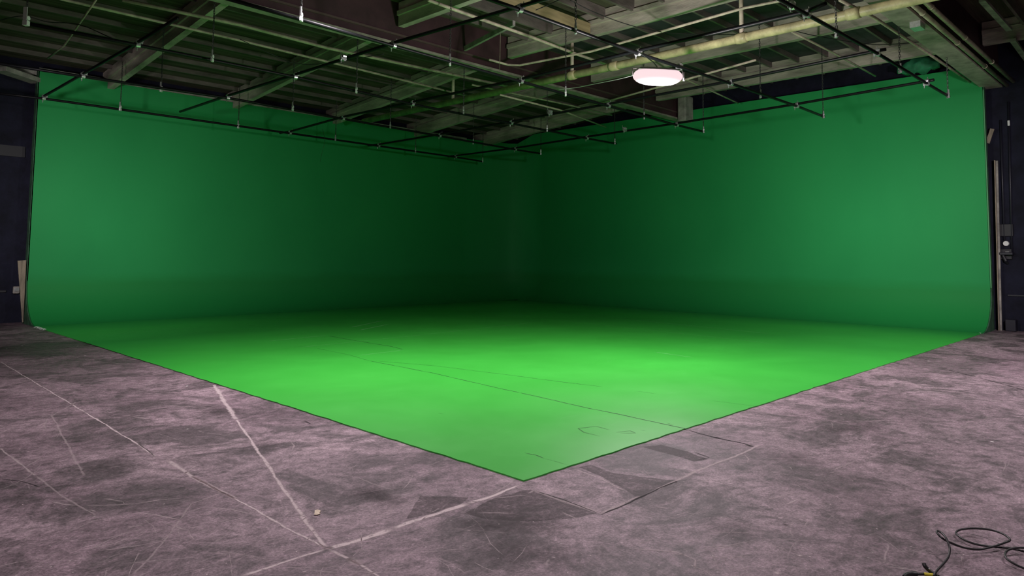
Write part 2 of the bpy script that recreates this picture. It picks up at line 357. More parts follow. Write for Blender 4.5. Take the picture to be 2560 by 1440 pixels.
CONCRETE_CRACK = [
        (.010, 1, [(1722, 1076), (1791, 1095), (1855, 1108), (1885, 1117)]), (.02, .8, [(1783, 1093), (1800, 1096)]), (.02, .8, [(1862, 1112), (1886, 1118)]),
        (.008, .7, [(1500, 1288), (1560, 1262), (1640, 1226), (1690, 1204)]), (.012, .9, [(1684, 1206), (1692, 1203)]),
        (.006, .7, [(1340, 1228), (1420, 1254), (1495, 1284)]), (.006, .5, [(345, 1110), (392, 1142)]),
        (.006, .6, [(1740, 1150), (1772, 1144), (1735, 1130)]), (.016, .6, [(760, 1052), (780, 1062)]), (.02, .5, [(1955, 1310), (1972, 1314)]),
        (.03, .35, [(2370, 925), (2470, 950), (2570, 978)]), (.02, .4, [(2400, 905), (2510, 908)]), (.006, .6, [(0, 1198), (55, 1204), (103, 1219)]), (.01, .8, [(2144, 1098), (2154, 1099)])]
GREEN_LIGHT = [
        (.016, .55, [(672, 854), (813, 840)]), (.014, .35, [(747, 870), (1020, 842), (1300, 811), (1335, 806)]), (.014, .30, [(208, 842), (512, 820)]),
        (.020, .45, [(1393, 781), (1560, 798), (1921, 835)]), (.014, .30, [(1220, 784), (1500, 812), (1931, 860)]), (.04, .5, [(880, 819), (955, 803)]), (.04, .5, [(902, 826), (970, 812)]),  # the two short wide streaks are reflections painted on the floor
        (.02, .3, [(1020, 770), (1090, 766)]), (.02, .3, [(900, 890), (1005, 877)]), (.03, .3, [(620, 815), (642, 814)]), (.03, .3, [(760, 816), (805, 816)]), (.03, .3, [(1640, 882), (1730, 895)])]
GREEN_CRACK = [
        (.0075, .95, [(925, 904), (1084, 935), (1248, 973), (1300, 984)]), (.0085, 1., [(1300, 984), (1476, 1024), (1551, 1039), (1728, 1078)]), (.006, .5, [(790, 872), (869, 888), (925, 904)]),
        (.0065, .75, [(948, 905), (1084, 916), (1300, 943), (1420, 959), (1506, 969)]), (.0055, .4, [(1590, 980), (1640, 987)]), (.0055, .35, [(1780, 1004), (1890, 1018)]),
        (.009, .95, [(821, 841), (900, 855), (975, 867), (1008, 875)]), (.005, .8, [(1310, 1135), (1340, 1141), (1362, 1150)]), (.004, .35, [(1362, 1150), (1420, 1166)]),
        (.008, .5, [(1500, 1094), (1460, 1084), (1446, 1074), (1490, 1069), (1525, 1078)]), (.008, .5, [(1540, 1084), (1575, 1080), (1590, 1086), (1550, 1086)]), (.007, .4, [(1600, 1078), (1615, 1080)]),
        (.008, .45, [(1668, 1060), (1684, 1066)]), (.005, .5, [(1095, 1036), (1110, 1038)])]

# ------------------------------------------------------------------ the hall
XL, XR, YF, YB = -7.0, 19.30, -7.0, 19.05
ZC = 6.62
rs = random.Random(21); SCRATCH = []
for i in range(520):
    if i < 340: x, y = rs.uniform(-60, 1250), rs.uniform(860, 1440)
    else: x, y = rs.uniform(1250, 2560), rs.uniform(900, 1440)
    c = PZ(x, y); sd_ = CX0_IN(c)
    if sd_: continue
    a = rs.uniform(0, math.pi); L_ = rs.uniform(.03, .30)*(1+c.length*.08); k = rs.uniform(-.3, .3)
    P3 = [c+Vector((math.cos(a+k*t)*L_*t, math.sin(a+k*t)*L_*t, 0)) for t in (-.5, 0, .5)]
    SCRATCH.append((rs.choice((.002, .003, .005, .008)), rs.uniform(.12, .5), P3))
for i in range(110):
    x, y = rs.uniform(0, 2560), rs.uniform(900, 1440); c = PZ(x, y)
    if CX0_IN(c): continue
    SCRATCH.append((rs.choice((.005, .007, .010, .016)), 1.6, [c, c+Vector((rs.uniform(-.012, .012), .008, 0))]))
fl = MB().box((XL, YF, -.2), (XR, YB, 0)).build('floor', M['concrete']); tag(fl, kind='structure')
add_ribbons(fl, [('mk_dark', CONCRETE_DARK, .02), ('mk_light', CONCRETE_LIGHT+SCRATCH, .007), ('mk_crack', CONCRETE_CRACK, .008)], 0., patches=[
    (.55, [(1318, 1224), (1400, 1247), (1492, 1284), (1430, 1296), (1330, 1304), (1215, 1298), (1160, 1284), (1235, 1246)]),
    (.50, [(1447, 1168), (1478, 1162), (1530, 1182), (1600, 1192), (1692, 1201), (1680, 1208), (1632, 1226), (1592, 1243), (1565, 1225), (1505, 1192)]),
    (.75, [(1604, 1117), (1652, 1112), (1720, 1129), (1745, 1140), (1770, 1148), (1735, 1154), (1700, 1143), (1642, 1128)]),
    (.45, [(1050, 1240), (1172, 1243), (1150, 1262), (1080, 1284), (1015, 1298), (1035, 1264)])])
tag(MB().box((XL, YB, 0), (XR, YB+.2, 7.2)).build('wall_left', M['dark_wall']), kind='structure')
tag(MB().box((XR, YF, 0), (XR+.2, YB, 7.2)).build('wall_right', M['dark_wall']), kind='structure')
tag(MB().box((XL-.2, YF, 0), (XL, YB, 7.2)).build('wall_rear', M['dark_wall']), kind='structure')
tag(MB().box((XL, YF-.2, 0), (XR, YF, 7.2)).build('wall_near', M['dark_wall']), kind='structure')
# beam undersides: level in front of the girder, falling towards the left wall behind it
GY0, GY1 = 11.25, 11.50          # the girder over the stage
def zb(y): return 6.07 if y <= GY1 else 6.07-(y-GY1)*.084
BH, JH = .50, .24
def zdeck(y): return zb(y)+BH
ys = [YF, GY1, YB]
V = []; F = []
for y in ys: V += [(XL, y, zdeck(y)), (XR, y, zdeck(y)), (XR, y, zdeck(y)+.15), (XL, y, zdeck(y)+.15)]
for i in range(2): F += [(i*4+k, i*4+(k+1) % 4, i*4+4+(k+1) % 4, i*4+4+k) for k in range(4)]
F += [(3, 2, 1, 0), (8, 9, 10, 11)]
tag(mesh_obj('ceiling', V, F, M['deck']), kind='structure')
for i_, (x0_, x1_) in enumerate(((11.5, 14.3), (14.5, 17.3))):      # dark sheathing panels nailed under the deck
    o = MB().box((x0_, 3.7, zdeck(5)-.03), (x1_, GY0-.05, zdeck(5)-.006)).build('ceiling_panel', M['sheath']); tag(o, ['dark sheathing panel under the deck, above and right of the bright lamp', 'dark sheathing panel under the deck, nearer the right green wall'][i_], 'ceiling panel')

# ------------------------------------------------------------------ the green cyclorama
CX0, CX1, CY0, CY1 = 3.75, 18.95, 3.54, 18.62
RC = .92
cyc = tag(empty('cyclorama', (CX0, CY0, 0)), 'large green painted two-wall cyclorama with coved base and green floor', 'green screen backdrop')
def loc(o): o.location = (-CX0, -CY0, 0); return o
# floor slab with slightly uneven painted edge
edge = []
n = 150
for i in range(n+1):   # left front edge, running away from the near corner
    t = i/n; edge.append((CX0+random.uniform(-.008, .008), CY0+(CY1-CY0)*t))
far = [(CX1, CY1)]
e2 = [(CX0+(CX1-CX0)*(1-i/n), CY0+.02*(1-i/n)+random.uniform(-.008, .008)) for i in range(n)]
ring = edge+far+e2; zt = .010
V = [(x, y, zt) for x, y in ring]+[(x, y, 0.0) for x, y in ring]; k = len(ring)
F = [tuple(range(k))[::-1]]+[(i, (i+1) % k, k+(i+1) % k, k+i) for i in range(k)]
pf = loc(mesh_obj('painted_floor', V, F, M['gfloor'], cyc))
add_ribbons(pf, [('gk_light', GREEN_LIGHT, .006), ('gk_crack', GREEN_CRACK, .005)], zt)
# coved wall: profile swept round the corner
def prof(ztop):
    P = [(RC*(1-math.sin(a)), RC*(1-math.cos(a))+zt) for a in [math.pi/2*i/14 for i in range(15)]]   # (distance from wall, height)
    P += [(0, RC+zt+(ztop-RC)*i/4) for i in range(1, 5)]
    return P
path = [(CX0, CY1, (0, -1)), (8.0, CY1, (0, -1)), (13.0, CY1, (0, -1)), (16.55, CY1, (0, -1)), (16.75, CY1-.01, (.06, -1)),
        (18.35, CY1-.36, (-.30, -1)), (18.60, CY1-.62, (-.7, -.72)), (CX1, CY1-1.1, (-1, -.1)), (CX1, CY1-1.6, (-1, 0)), (CX1, 12.0, (-1, 0)), (CX1, 8.0, (-1, 0)), (CX1, CY0+.02, (-1, 0))]
V = []; F = []
T = len(prof(5.6))
for i, (x, y, nn) in enumerate(path):
    ztop = 5.66 if y > 16.5 and x < 18.9 else 6.00
    nv = Vector((nn[0], nn[1], 0)).normalized()
    for d, z in prof(ztop): V.append((x+nv.x*d, y+nv.y*d, z))
for i in range(len(path)-1): F += [(i*T+j, (i+1)*T+j, (i+1)*T+j+1, i*T+j+1) for j in range(T-1)]
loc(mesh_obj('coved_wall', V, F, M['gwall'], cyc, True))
# end panels showing the section of the cove
def endcap(name, f, ztop, back, thick):
    pr = prof(ztop); A = [f(d, z, 0) for d, z in pr]+[f(-back, ztop, 0), f(-back, 0, 0), f(RC, 0, 0)]
    B = [f(d, z, thick) for d, z in pr]+[f(-back, ztop, thick), f(-back, 0, thick), f(RC, 0, thick)]; k = len(A)
    # triangulate as a fan from the back corner strips
    Fc = [tuple(range(k)), tuple(range(k, 2*k))[::-1]]+[(i, k+i, k+(i+1) % k, (i+1) % k) for i in range(k)]
    return loc(mesh_obj(name, A+B, Fc, M['gside'], cyc))
endcap('end_panel', lambda d, z, t: (CX0-.012+t, CY1-d, z), 5.66, .20, .03)['label'] = 'dusty green end panel at the left'
endcap('end_panel', lambda d, z, t: (CX1-d, CY0-.0+t, z), 5.52, .14, .03)['label'] = 'dusty green end panel at the right'
loc(MB().bar((CX0, CY1-.02, 5.66), (16.6, CY1-.02, 5.66), .05, .07).build('top_rail', M['pale_trim'], cyc))['label'] = 'pale rail along the left wall top'
loc(MB().bar((CX1-.004, CY0+.01, .95), (CX1-.004, CY0+.01, 5.45), .022, .022, (1, 0, 0)).build('edge_bead', mat('bead_green', (.10, .40, .16), .5), cyc))

# ------------------------------------------------------------------ roof timber and steel
def girder(y0, y1, z0, z1, x0, x1, label):
    t = tag(empty('roof_girder', ((x0+x1)/2, (y0+y1)/2, z0)), label, 'girder')
    off = (-(x0+x1)/2, -(y0+y1)/2, -z0)
    a = MB().box((x0, y0+.06, z0+.05), (x1, y1-.06, z1)).build('web', M['girder'], t); a.location = off
    a = MB().box((x0, y0, z0), (x1, y1, z0+.05)).build('flange', M['girder_flange'], t); a.location = off
    a = MB().box((x0, y0+.03, z0+.20), (x1, y0+.062, z0+.24)).build('stiffener_rail', M['girder_rail'], t); a.location = off
    return t
M['girder_flange'] = mat('flange_grey_paint', (.42, .38, .32), .6, noise=.4, nscale=3)
M['girder_rail'] = mat('rail_brown_paint', (.12, .075, .07), .6)
girder(GY0, GY1, 5.70, zdeck(11.3), -1.5, XR-.3, 'deep dark red girder crossing the ceiling behind the bright lamp')
girder(3.24, 3.62, 5.52, zdeck(3), -1.5, XR-.02, 'deep dark red girder above the open right edge of the green floor')
o = MB().box((18.45, 10.95, 5.62), (18.92, 11.22, 6.40), .03).build('wall_bracket', M['pale_trim'])
tag(o, 'pale grey bracket where the deep girder meets the right green wall', 'bracket')
BX = [-0.75, 2.25, 5.22, 8.27, 11.33, 14.38, 17.40]
def beam(x, y0, y1, label, group):
    t = tag(empty('roof_beam', (x, y0, zb(y0))), label, 'beam', group)
    def B(xa, xb, za, zc, nm, m_):
        V = []
        for y in (y0, y1): V += [(xa, y, zb(y)+za), (xb, y, zb(y)+za), (xb, y, zb(y)+zc), (xa, y, zb(y)+zc)]
        V = [(a-x, b_-y0, c-zb(y0)) for a, b_, c in V]
        return mesh_obj(nm, V, [(0, 1, 2, 3), (7, 6, 5, 4), (0, 4, 5, 1), (1, 5, 6, 2), (2, 6, 7, 3), (3, 7, 4, 0)], m_, t)
    B(x-.07, x+.07, .0, BH-.02, 'timber', M['beam']); B(x-.11, x-.07, BH-.29, BH-.20, 'ledger', M['beam']); B(x+.07, x+.11, BH-.29, BH-.20, 'ledger', M['beam'])
    return t
pos_words = ['out of the frame to the left', 'at the far left edge of the ceiling', 'nearest the left end of the green wall', 'second along the left green wall', 'third along the left green wall', 'fourth along the left green wall', 'last before the corner of the green walls']
for i, x in enumerate(BX):
    if i == 0: continue
    beam(x, GY1+.01, YB-.02, 'grey timber roof beam sloping down to the left wall, '+pos_words[i], 'beams behind the girder')
for i, x in enumerate(BX):
    if i < 3: continue
    beam(x, 3.63, GY0-.01, 'grey timber roof beam between the two dark girders, '+{3: 'at the top edge of the picture', 4: 'running up from left of the bright lamp', 5: 'passing behind the bright lamp', 6: 'nearest the right green wall'}[i], 'beams in front of the girder')
beam(17.4, YF+2, 3.23, 'dark timber roof beam beyond the right edge of the green floor', None)
# joists between the beams
def joist(xa, xb, y, label, group, m_=None, nm='roof_joist'):
    z1 = zdeck(y)-.005; o = MB().box((0, -.025, -(.10 if y > GY0 else .15 if xa > 11 else JH)), (xb-xa, .025, 0)).build(nm, m_ or M['joist']); o.location = (xa, y, z1)
    return tag(o, label, 'joist', group)
bayname = ['', 'first bay from the left', 'second bay from the left', 'third bay from the left', 'fourth bay from the left', 'bay before the last beam', 'bay against the right wall']
for b_ in range(1, 7):
    xa = BX[b_]+.075; xb = (BX[b_+1]-.075) if b_ < 6 else XR-.35
    for k_ in range(10):
        y = 12.05+.70*k_
        joist(xa, xb, y, f'dark ceiling joist behind the long girder, {ORD[k_]} out, {bayname[b_]}', 'joists behind the girder')
    if b_ < 3: continue
    for k_ in range(10):
        y = GY0-.65-.70*k_
        if y < 3.75: continue
        joist(xa, xb, y, f'dark ceiling joist before the long girder, {ORD[k_]} out, {bayname[b_]}', 'joists in front of the girder')
for k_ in range(5):
    joist(17.5, XR-.02, 2.5-.7*k_, f'dark joist beyond the right end of the green wall, {ORD[k_]} from the girder', 'joists by the right wall')
    joist(11.0, 17.3, 2.5-.7*k_, f'dark joist beyond the right girder, {ORD[k_]} from the girder, left of the short beam', 'joists beyond the right girder')
# pale pine header lit beside the upper pipes
a, b2 = PZ(1180, 0, 5.95), PZ(1408, 92, 5.95)
tag(MB().bar((8.38, a.y, 6.20), (11.20, a.y, 6.20), .09, .22).build('pine_header', M['old_pine']), 'yellow pine timber at the top edge, left of the bright lamp', 'timber')
def strut(p, q, w_, h_, label, nm='wood_brace', m_='pale_trim'):
    return tag(MB().bar(p, q, w_, h_).build(nm, M[m_]), label, 'brace')
strut(PZ(1162, 122, 6.02), PZ(1285, 58, 6.02), .06, .10, 'thin pale diagonal brace below the yellow pine timber')
strut(PZ(2455, 0, 6.1), PZ(2523, 74, 6.1), .10, .06, 'pale timber brace at the upper right corner of the ceiling')
strut(PZ(2532, 100, 6.0), PZ(2575, 160, 6.0), .10, .06, 'short pale brace at the right edge of the ceiling')
strut(PZ(0, 172, 5.45), PZ(92, 203, 5.42), .3, .10, 'grey ledge above the dark wall at the far left', 'wall_ledge')
strut((XL+5, YB-.25, 5.62), (5.1, YB-.25, 5.62), .10, .14, 'long grey ledger timber along the left wall top', 'wall_ledger')

# ------------------------------------------------------------------ pipes
GR = .027
ZA, ZBp = 4.775, 4.825
def pipe_obj(name, pts, r, m_, label, cat, group=None, n=12):
    pts = [Vector(p) for p in pts]; o0 = pts[0].copy()
    t = MB().tube([p-o0 for p in pts], r, n).build(name, M[m_], None, True); t.location = o0
    return tag(t, label, cat, group)
nodes = {  # crossings of the hanging pipe grid, measured
    ('a', 1): (345.6, 109), ('a', 2): (738.6, 189.6), ('a', 3): (1031.7, 258), ('a', 4): (1278.8, 306), ('a', 5): (1468, 344),
    ('b', 1): (207.7, 188), ('b', 2): (570, 242), ('b', 3): (858, 294.6), ('b', 4): (1100, 338), ('b', 5): (1289, 372),
    ('c', 1): (109.4, 243.6), ('c', 3): (725.4, 331), ('c', 4): (947, 363), ('c', 5): (1139.6, 391),
    ('d', 2): (984.5, 111), ('d', 3): (1303.5, 201), ('d', 4): (1522, 262.5), ('d', 5): (1693, 310.6),
    ('e', 2): (1300.6, 20.4), ('e', 3): (1596, 130), ('e', 4): (1828, 206), ('e', 5): (1993, 262.8),
    ('f', 3): (2019.7, 32.7), ('f', 4): (2194.9, 130.6), ('f', 5): (2318, 206)}
NP = {k: PZ(*v, 4.8) for k, v in nodes.items()}
apipes = {'a': ([(58, 52)], [(1540, 357)]), 'b': ([(-60, 146)], [(1352, 382)]), 'c': ([(-60, 224)], [(1207, 402)]), 'd': ([(500, -28)], [(1760, 327)]), 'e': ([(1180, -22)], [(2060, 289)]), 'f': ([(1920, -22)], [(2372, 238)])}
bpipes = {1: ([(109.4, 243.6)], [(443, 50)]), 2: ([(450, 282)], [(1420, -14)]), 3: ([(700, 335)], [(2064, 13)]), 4: ([(920, 366)], [(2215, 127)]), 5: ([(1120, 393)], [(2335, 203)])}
aw = {'a': 'third from the left green wall', 'b': 'second from the left green wall', 'c': 'nearest the left green wall', 'd': 'fourth from the left green wall', 'e': 'passing the bright lamp', 'f': 'nearest the camera at the upper right'}
bw = {1: 'at the far left', 2: 'second from the left', 3: 'crossing just above the bright lamp', 4: 'second from the right green wall', 5: 'nearest the right green wall'}
for k_, (s_, e_) in apipes.items():
    P = [PZ(*s_[0], 4.8)]+[NP[n_] for n_ in sorted(NP) if n_[0] == k_]+[PZ(*e_[0], 4.8)]
    P = [Vector((p.x, p.y, ZA)) for p in P]
    pipe_obj('grid_pipe', P, GR, 'black_pipe', 'black grid pipe running down to the right, '+aw[k_], 'pipe', 'hanging pipe grid')
for k_, (s_, e_) in bpipes.items():
    P = [PZ(*s_[0], 4.8)]+sorted([NP[n_] for n_ in NP if n_[1] == k_], key=lambda p: -p.y)+[PZ(*e_[0], 4.8)]
    P = [Vector((p.x, p.y, ZBp)) for p in P]
    if k_ == 1: P = P[1:]
    pipe_obj('grid_pipe', P, GR, 'black_pipe', 'black grid pipe rising to the right, '+bw[k_], 'pipe', 'hanging pipe grid')
# clamps
cl = empty('pipe_clamp', (0, 0, 0))
MB().tube([(-.03, 0, -.025), (.03, 0, -.025)], .036, 12).box((-.03, .030, -.045), (.03, .062, -.005)).build('jaw', M['silver'], cl, False)
MB().tube([(0, -.03, .025), (0, .03, .025)], .036, 12).box((.030, -.03, .005), (.062, .03, .045)).build('jaw', M['silver'], cl, False)
MB().tube([(.0, .052, -.10), (0, .052, .03)], .007, 6).tube([(0, .052, -.06), (0, .052, -.045)], .016, 6).build('bolt', M['silver'], cl)
MB().tube([(.052, 0, -.02), (.075, .02, .11)], .007, 6).tube([(.060, .004, .045), (.062, .007, .06)], .016, 6).build('bolt', M['silver'], cl)
first = True
for (a_, b_), p in NP.items():
    o = cl if first else dup(cl, p)
    o.location = (p.x, p.y, 4.80); o.rotation_euler = (0, 0, random.choice((0, 0, math.pi/2))*0+random.uniform(-.15, .15)); first = False
    tag(o, f'silver clamp, {ORD["cbadef".index(a_)]} grid pipe from left green wall crossing {ORD[b_-1]} rising pipe from left', 'clamp', 'pipe grid clamps')
for (q, lb) in (((1376.5, 281.5), 'silver coupler on the second rising pipe, left of the dark girder end'), ((1563, 323.7), 'silver coupler on the last rising pipe, below the dark girder'), ((859.6, 144), 'silver coupler on the rising pipe upper left of centre'), ((1981, 13.4), 'silver coupler on the nearest grid pipe at the top edge')):
    o = dup(cl, PZ(*q, 4.8)); o.rotation_euler = (0, 0, math.pi/2); tag(o, lb, 'clamp', None)
# chains
def chain_mb(L, r=.0045, ll=.055, wdt=.026):
    mb = MB(); n_ = max(2, int(L/(ll*.72)))
    st = L/n_
    for i in range(n_):
        zc_ = st*(i+.5); pts = []
        for t in range(8):
            a = 2*math.pi*t/8; x = math.cos(a)*wdt/2; z = math.sin(a)*wdt/2+(ll/2-wdt/2)*(1 if math.sin(a) > 0 else -1)
            pts.append((x, 0, zc_+z) if i % 2 else (0, x, zc_+z))
        mb.tube(pts, r, 5, closed=True)
    return mb
chain_pts = [(66, 50, 'big', 'at the far left end of the third grid pipe'), (531, 145, 'w', 'on the third grid pipe, left of centre'), (403, 222, 'w', 'on the second grid pipe above the left green wall'), (301, 270, 'w', 'on the nearest wall pipe at the left'),
    (596, 315, 'w', 'on the nearest wall pipe above the middle of the left green wall'), (753, 42, 'w', 'on the fourth grid pipe below the dark girder at the top'), (1125, 155, 'w', 'in front of the dark girder, above centre'), (891, 225, 'w', 'on the third grid pipe above the middle of the left green wall'),
    (732, 270, 'w', 'on the second grid pipe left of centre'), (839, 347, 's', 'on the nearest wall pipe left of the corner'), (976, 315, 's', 'on the second grid pipe left of the corner'), (1159, 278.5, 's', 'on the third grid pipe above the corner'),
    (1039, 378, 's', 'on the nearest wall pipe close to the corner'), (1183, 356, 's', 'on the second grid pipe close to the corner'), (1439, 74, 's', 'on the pipe left of and above the bright lamp'), (1414, 233, 'w', 'left of and below the bright lamp'),
    (1367.7, 323.7, 's', 'on the third grid pipe right of the corner'), (1610, 292, 's', 'on the fourth grid pipe below the bright lamp'), (2091, 83, 's', 'on the nearest grid pipe at the upper right'), (2250, 174, 's', 'on the nearest grid pipe close to its right end'),
    (1901, 237.5, 's', 'on the fifth grid pipe above the right green wall'), (2370, 237.5, 's', 'at the right end of the nearest grid pipe'), (2058, 289, 's', 'at the right end of the fifth grid pipe'), (1758.6, 327, 's', 'at the right end of the fourth grid pipe'),
    (1537, 356, 's', 'at the right end of the third grid pipe'), (1207, 402, 's', 'at the right end of the nearest wall pipe'), (1352, 382, 's', 'at the right end of the second grid pipe')]
chm = {}
for (x, y, k_, lb) in chain_pts:
    p = PZ(x, y, 4.775)
    L = round(zb(p.y)-4.82+(.22 if True else 0), 1)
    t = tag(empty('hanging_chain', (p.x, p.y, 4.80)), 'thin chain '+lb, 'chain', 'chains holding the pipe grid')
    t.rotation_euler = (0, 0, random.uniform(0, 1))
    if L not in chm: chm[L] = chain_mb(L).build('links', M['chain'], t).data; c = t.children[0]
    else: c = bpy.data.objects.new('links', chm[L]); COL.objects.link(c); c.parent = t
    c.location = (0, 0, .03)
    s_ = {'big': 1.2, 'w': .6, 's': .6}[k_]
    mb = MB()
    if k_ == 'big': mb.box((-.030, -.036, -.03), (.030, -.026, .15), .004)
    elif k_ == 'w': mb.box((-.014, -.034, -.01), (.014, -.026, .11), .003)
    else: mb.box((-.012, -.030, -.01), (.012, -.024, .08), .003)
    cc = mb.build('pipe_clip', M['white_tag'] if k_ == 'big' else M['silver'], t)
    bd = MB().tube([(-.028*s_, 0, 0), (.028*s_, 0, 0)], .031, 12).box((-.028*s_, -.036, -.07-.03*s_), (.028*s_, .030, -.035), .004).build('clip_band', M['white_tag'] if k_ != 's' else M['silver'], t)
    bd.rotation_euler = (0, 0, math.radians(-45)-t.rotation_euler.z)
    cc.rotation_euler = (0, 0, math.radians(-45)-t.rotation_euler.z)
    if k_ != 's': bd['label'] = 'white band round the pipe'

# big main pipe with couplings and drops
zm = 5.38
mp_ = [PZ(815, 318, zm), PZ(1430, 190, zm), PZ(1857, 97, zm), PZ(2230, 20, zm)]
xm = sum(p.x for p in mp_)/4
t = tag(empty('main_pipe', (xm, 17.2, zm)), 'thick yellowed main pipe running the length of the ceiling under the girder', 'pipe')
MB().tube([(0, 0, 0), (0, -15.4, 0), (0, -17.5, 0)], .078, 20).build('pipe_run', M['main_pipe'], t, True)
for q in ((1435, 190), (1540, 167), (1858, 97), (2140, 38)):
    p = PZ(*q, zm); MB().tube([(0, p.y-17.2+.10, 0), (0, p.y-17.2+.04, 0), (0, p.y-17.2-.04, 0), (0, p.y-17.2-.10, 0)], [.090, .096, .096, .090], 18).build('coupling', M['main_pipe'], t, True)
for q in ((1435, 190), (1858, 97), (1122, 252)):
    p = PZ(*q, zm); MB().tube([(0, p.y-17.2, .04), (0, p.y-17.2, 1.05 if q[0] != 1435 else .9)], .038, 12).build('hanger_tube', M['cream_pipe'], t, True)
# sprinkler branch pipes
def spr(pix, z, r, label, m_='cream_pipe', heads=()):
    return pipe_obj('sprinkler_pipe', [PZ(x, y, z) for x, y in pix], r, m_, label, 'pipe', 'sprinkler pipes')
spr([(0, -42), (163, 0), (600, 101), (860, 164), (1177, 242)], 5.78, .026, 'cream sprinkler pipe crossing behind the girder, lower of the two at the upper left')
spr([(306, 0), (600, 62), (819, 120), (1285, 219)], 5.74, .032, 'cream sprinkler pipe crossing behind the girder, upper of the two at the upper left')
spr([(1070, 0), (1180, 40), (1327, 92), (1440, 135), (1540, 168)], 5.80, .030, 'cream sprinkler pipe left of the lamp, joining the main pipe')
spr([(1223, 149), (1270, 162), (1300, 163), (1480, 128), (1860, 20), (1960, 0), (2100, -40)], 5.66, .024, 'pale small pipe with a bend rising right above the bright lamp')
spr([(2100, 0), (2187, 45), (2330, 140), (2425, 205)], 5.60, .028, 'cream pipe running down to the top right corner of the green wall')
spr([(1980, 80), (2080, 130), (2188, 190)], 5.86, .022, 'short cream pipe above the upper middle of the right green wall')
spr([(1180, 212), (1420, 262), (1530, 288)], 5.62, .022, 'pale small pipe below the main pipe, above the corner')
spr([(1250, 237), (1400, 275), (1515, 318)], 5.22, .022, 'thin pale pipe ending above the corner of the right wall')
spr([(1640, 165), (1780, 228), (1845, 258)], 5.80, .02, 'thin pale pipe running right from the bright lamp')
spr([(1475, 265), (1620, 225), (1890, 150)], 5.30, .022, 'grey pipe crossing the dark girder below the bright lamp')
spr([(240, 0), (205, 50), (160, 115), (120, 145)], 5.60, .016, 'thin dark conduit at the upper left behind the grid', 'cream_pipe')
# twin pipes along the right girder
for dy, z_, lb in ((3.02, 5.60, 'upper of the two pale pipes along the right girder'), (3.14, 5.53, 'lower of the two pale pipes along the right girder')):
    t = tag(empty('girder_pipe', (19.2, dy, z_)), lb, 'pipe', 'twin pipes on the right girder')
    MB().tube([(0, 0, 0), (-12, 0, 0)], .042, 14).build('pipe_run', M['cream_pipe'], t, True)
    for xx in (-2.2, -4.4, -6.6, -9): MB().tube([(xx, 0, 0), (xx-.05, 0, 0)], .049, 14).build('collar', M['cream_pipe'], t, True)
o = tag(MB().box((0, 0, 0), (.28, .16, .10)).build('junction_box', M['silver']), 'small grey junction box on the right girder underside', 'box'); o.location = (12.9, 3.26, 5.42)
# black cables drooping among the pipes
def cable(pix, z, label, r=.007, m_='rubber'):
    P = catmull([PZ(x, y, zz) for (x, y), zz in zip(pix, z)], 6); return pipe_obj('ceiling_cable', P, r, m_, label, 'cable', None, 6)
cable([(0, 50), (60, 40), (120, 55), (200, 62), (290, 100), (340, 108)], [5.6, 5.55, 5.5, 5.4, 5.1, 4.9], 'thin black cable drooping at the upper left corner')
cable([(215, 66), (250, 82), (290, 100)], [5.3, 5.1, 5.0], 'short black cable beside the third grid pipe at the left')
cable([(600, 98), (640, 118), (690, 140), (735, 158), (800, 160), (870, 150), (960, 135)], [5.7, 5.6, 5.5, 5.45, 5.45, 5.5, 5.6], 'thin black cable looping under the cream pipes left of centre')
cable([(1425, 0), (1480, 28), (1550, 55), (1620, 74), (1700, 84), (1860, 84), (1990, 55)], [5.9, 5.8, 5.7, 5.65, 5.65, 5.7, 5.8], 'long thin black cable swagged above the bright lamp')
cable([(1990, 78), (2040, 90), (2130, 105), (2200, 112), (2310, 104)], [5.7, 5.65, 5.6, 5.6, 5.7], 'thin black cable at the upper right above the right green wall')
cable([(1395, 224), (1440, 219), (1480, 211), (1540, 199), (1580, 189), (1606, 182)], [4.78, 4.70, 4.60, 4.45, 4.33, 4.27], 'white power cable running left from the bright lamp', .006, 'white_tag')
cable([(1340, 25), (1380, 8), (1420, -12)], [5.1, 5.3, 5.5], 'short black cable by the clamp at the top edge')
cable([(806, 322), (812, 350), (806, 378), (800, 405)], [4.75, 4.4, 4.1, 3.85], 'thin pale cord dangling in front of the left green wall', .004, 'gside')
cable([(1251, 80), (1250, 130), (1249, 176)], [6.0, 5.55, 5.15], 'thin pull cord hanging in front of the dark girder', .006, 'cream_pipe')

# ------------------------------------------------------------------ the bright work lamp
lc = Vector((8.84, 5.70, 4.235))
lamp = tag(empty('work_lamp', lc, math.radians(-38)), 'glaring white work lamp hanging from the pipe grid, right of centre', 'lamp')
V = []; F = []
for j in range(10):
    e_ = -.55+2.05*j/9; k_ = max(.05, math.cos(e_))**.7
    V += [(math.copysign(abs(math.cos(a))**.75, math.cos(a))*.37*k_, math.copysign(abs(math.sin(a))**.75, math.sin(a))*.155*k_, 
           .0-.13*math.sin(e_)) for a in [2*math.pi*i/28 for i in range(28)]]
for j in range(9): F += [(j*28+i, (j+1)*28+i, (j+1)*28+(i+1) % 28, j*28+(i+1) % 28) for i in range(28)]
F += [tuple(range(28)), tuple(range(252, 280))[::-1]]
mesh_obj('lens', V, F, M['glow'], lamp, True)['label'] = 'blown-out white lamp face'
MB().box((-.31, -.11, .070), (.31, .11, .100), .01).build('housing', M['silver'], lamp)
MB().tube([(-.39, 0, 0), (-.38, 0, .10), (-.2, 0, .13), (.2, 0, .13), (.38, 0, .10), (.39, 0, 0)], .009, 8).build('yoke', M['silver'], lamp)
MB().tube([(.40, 0, -.05), (.40, 0, .08)], .016, 8).build('knob', M['silver'], lamp)
MB().tube([(0, 0, .13), (-.03, .10, .24), (-.07, .66, .55)], .009, 8).build('hanger_rod', M['silver'], lamp)
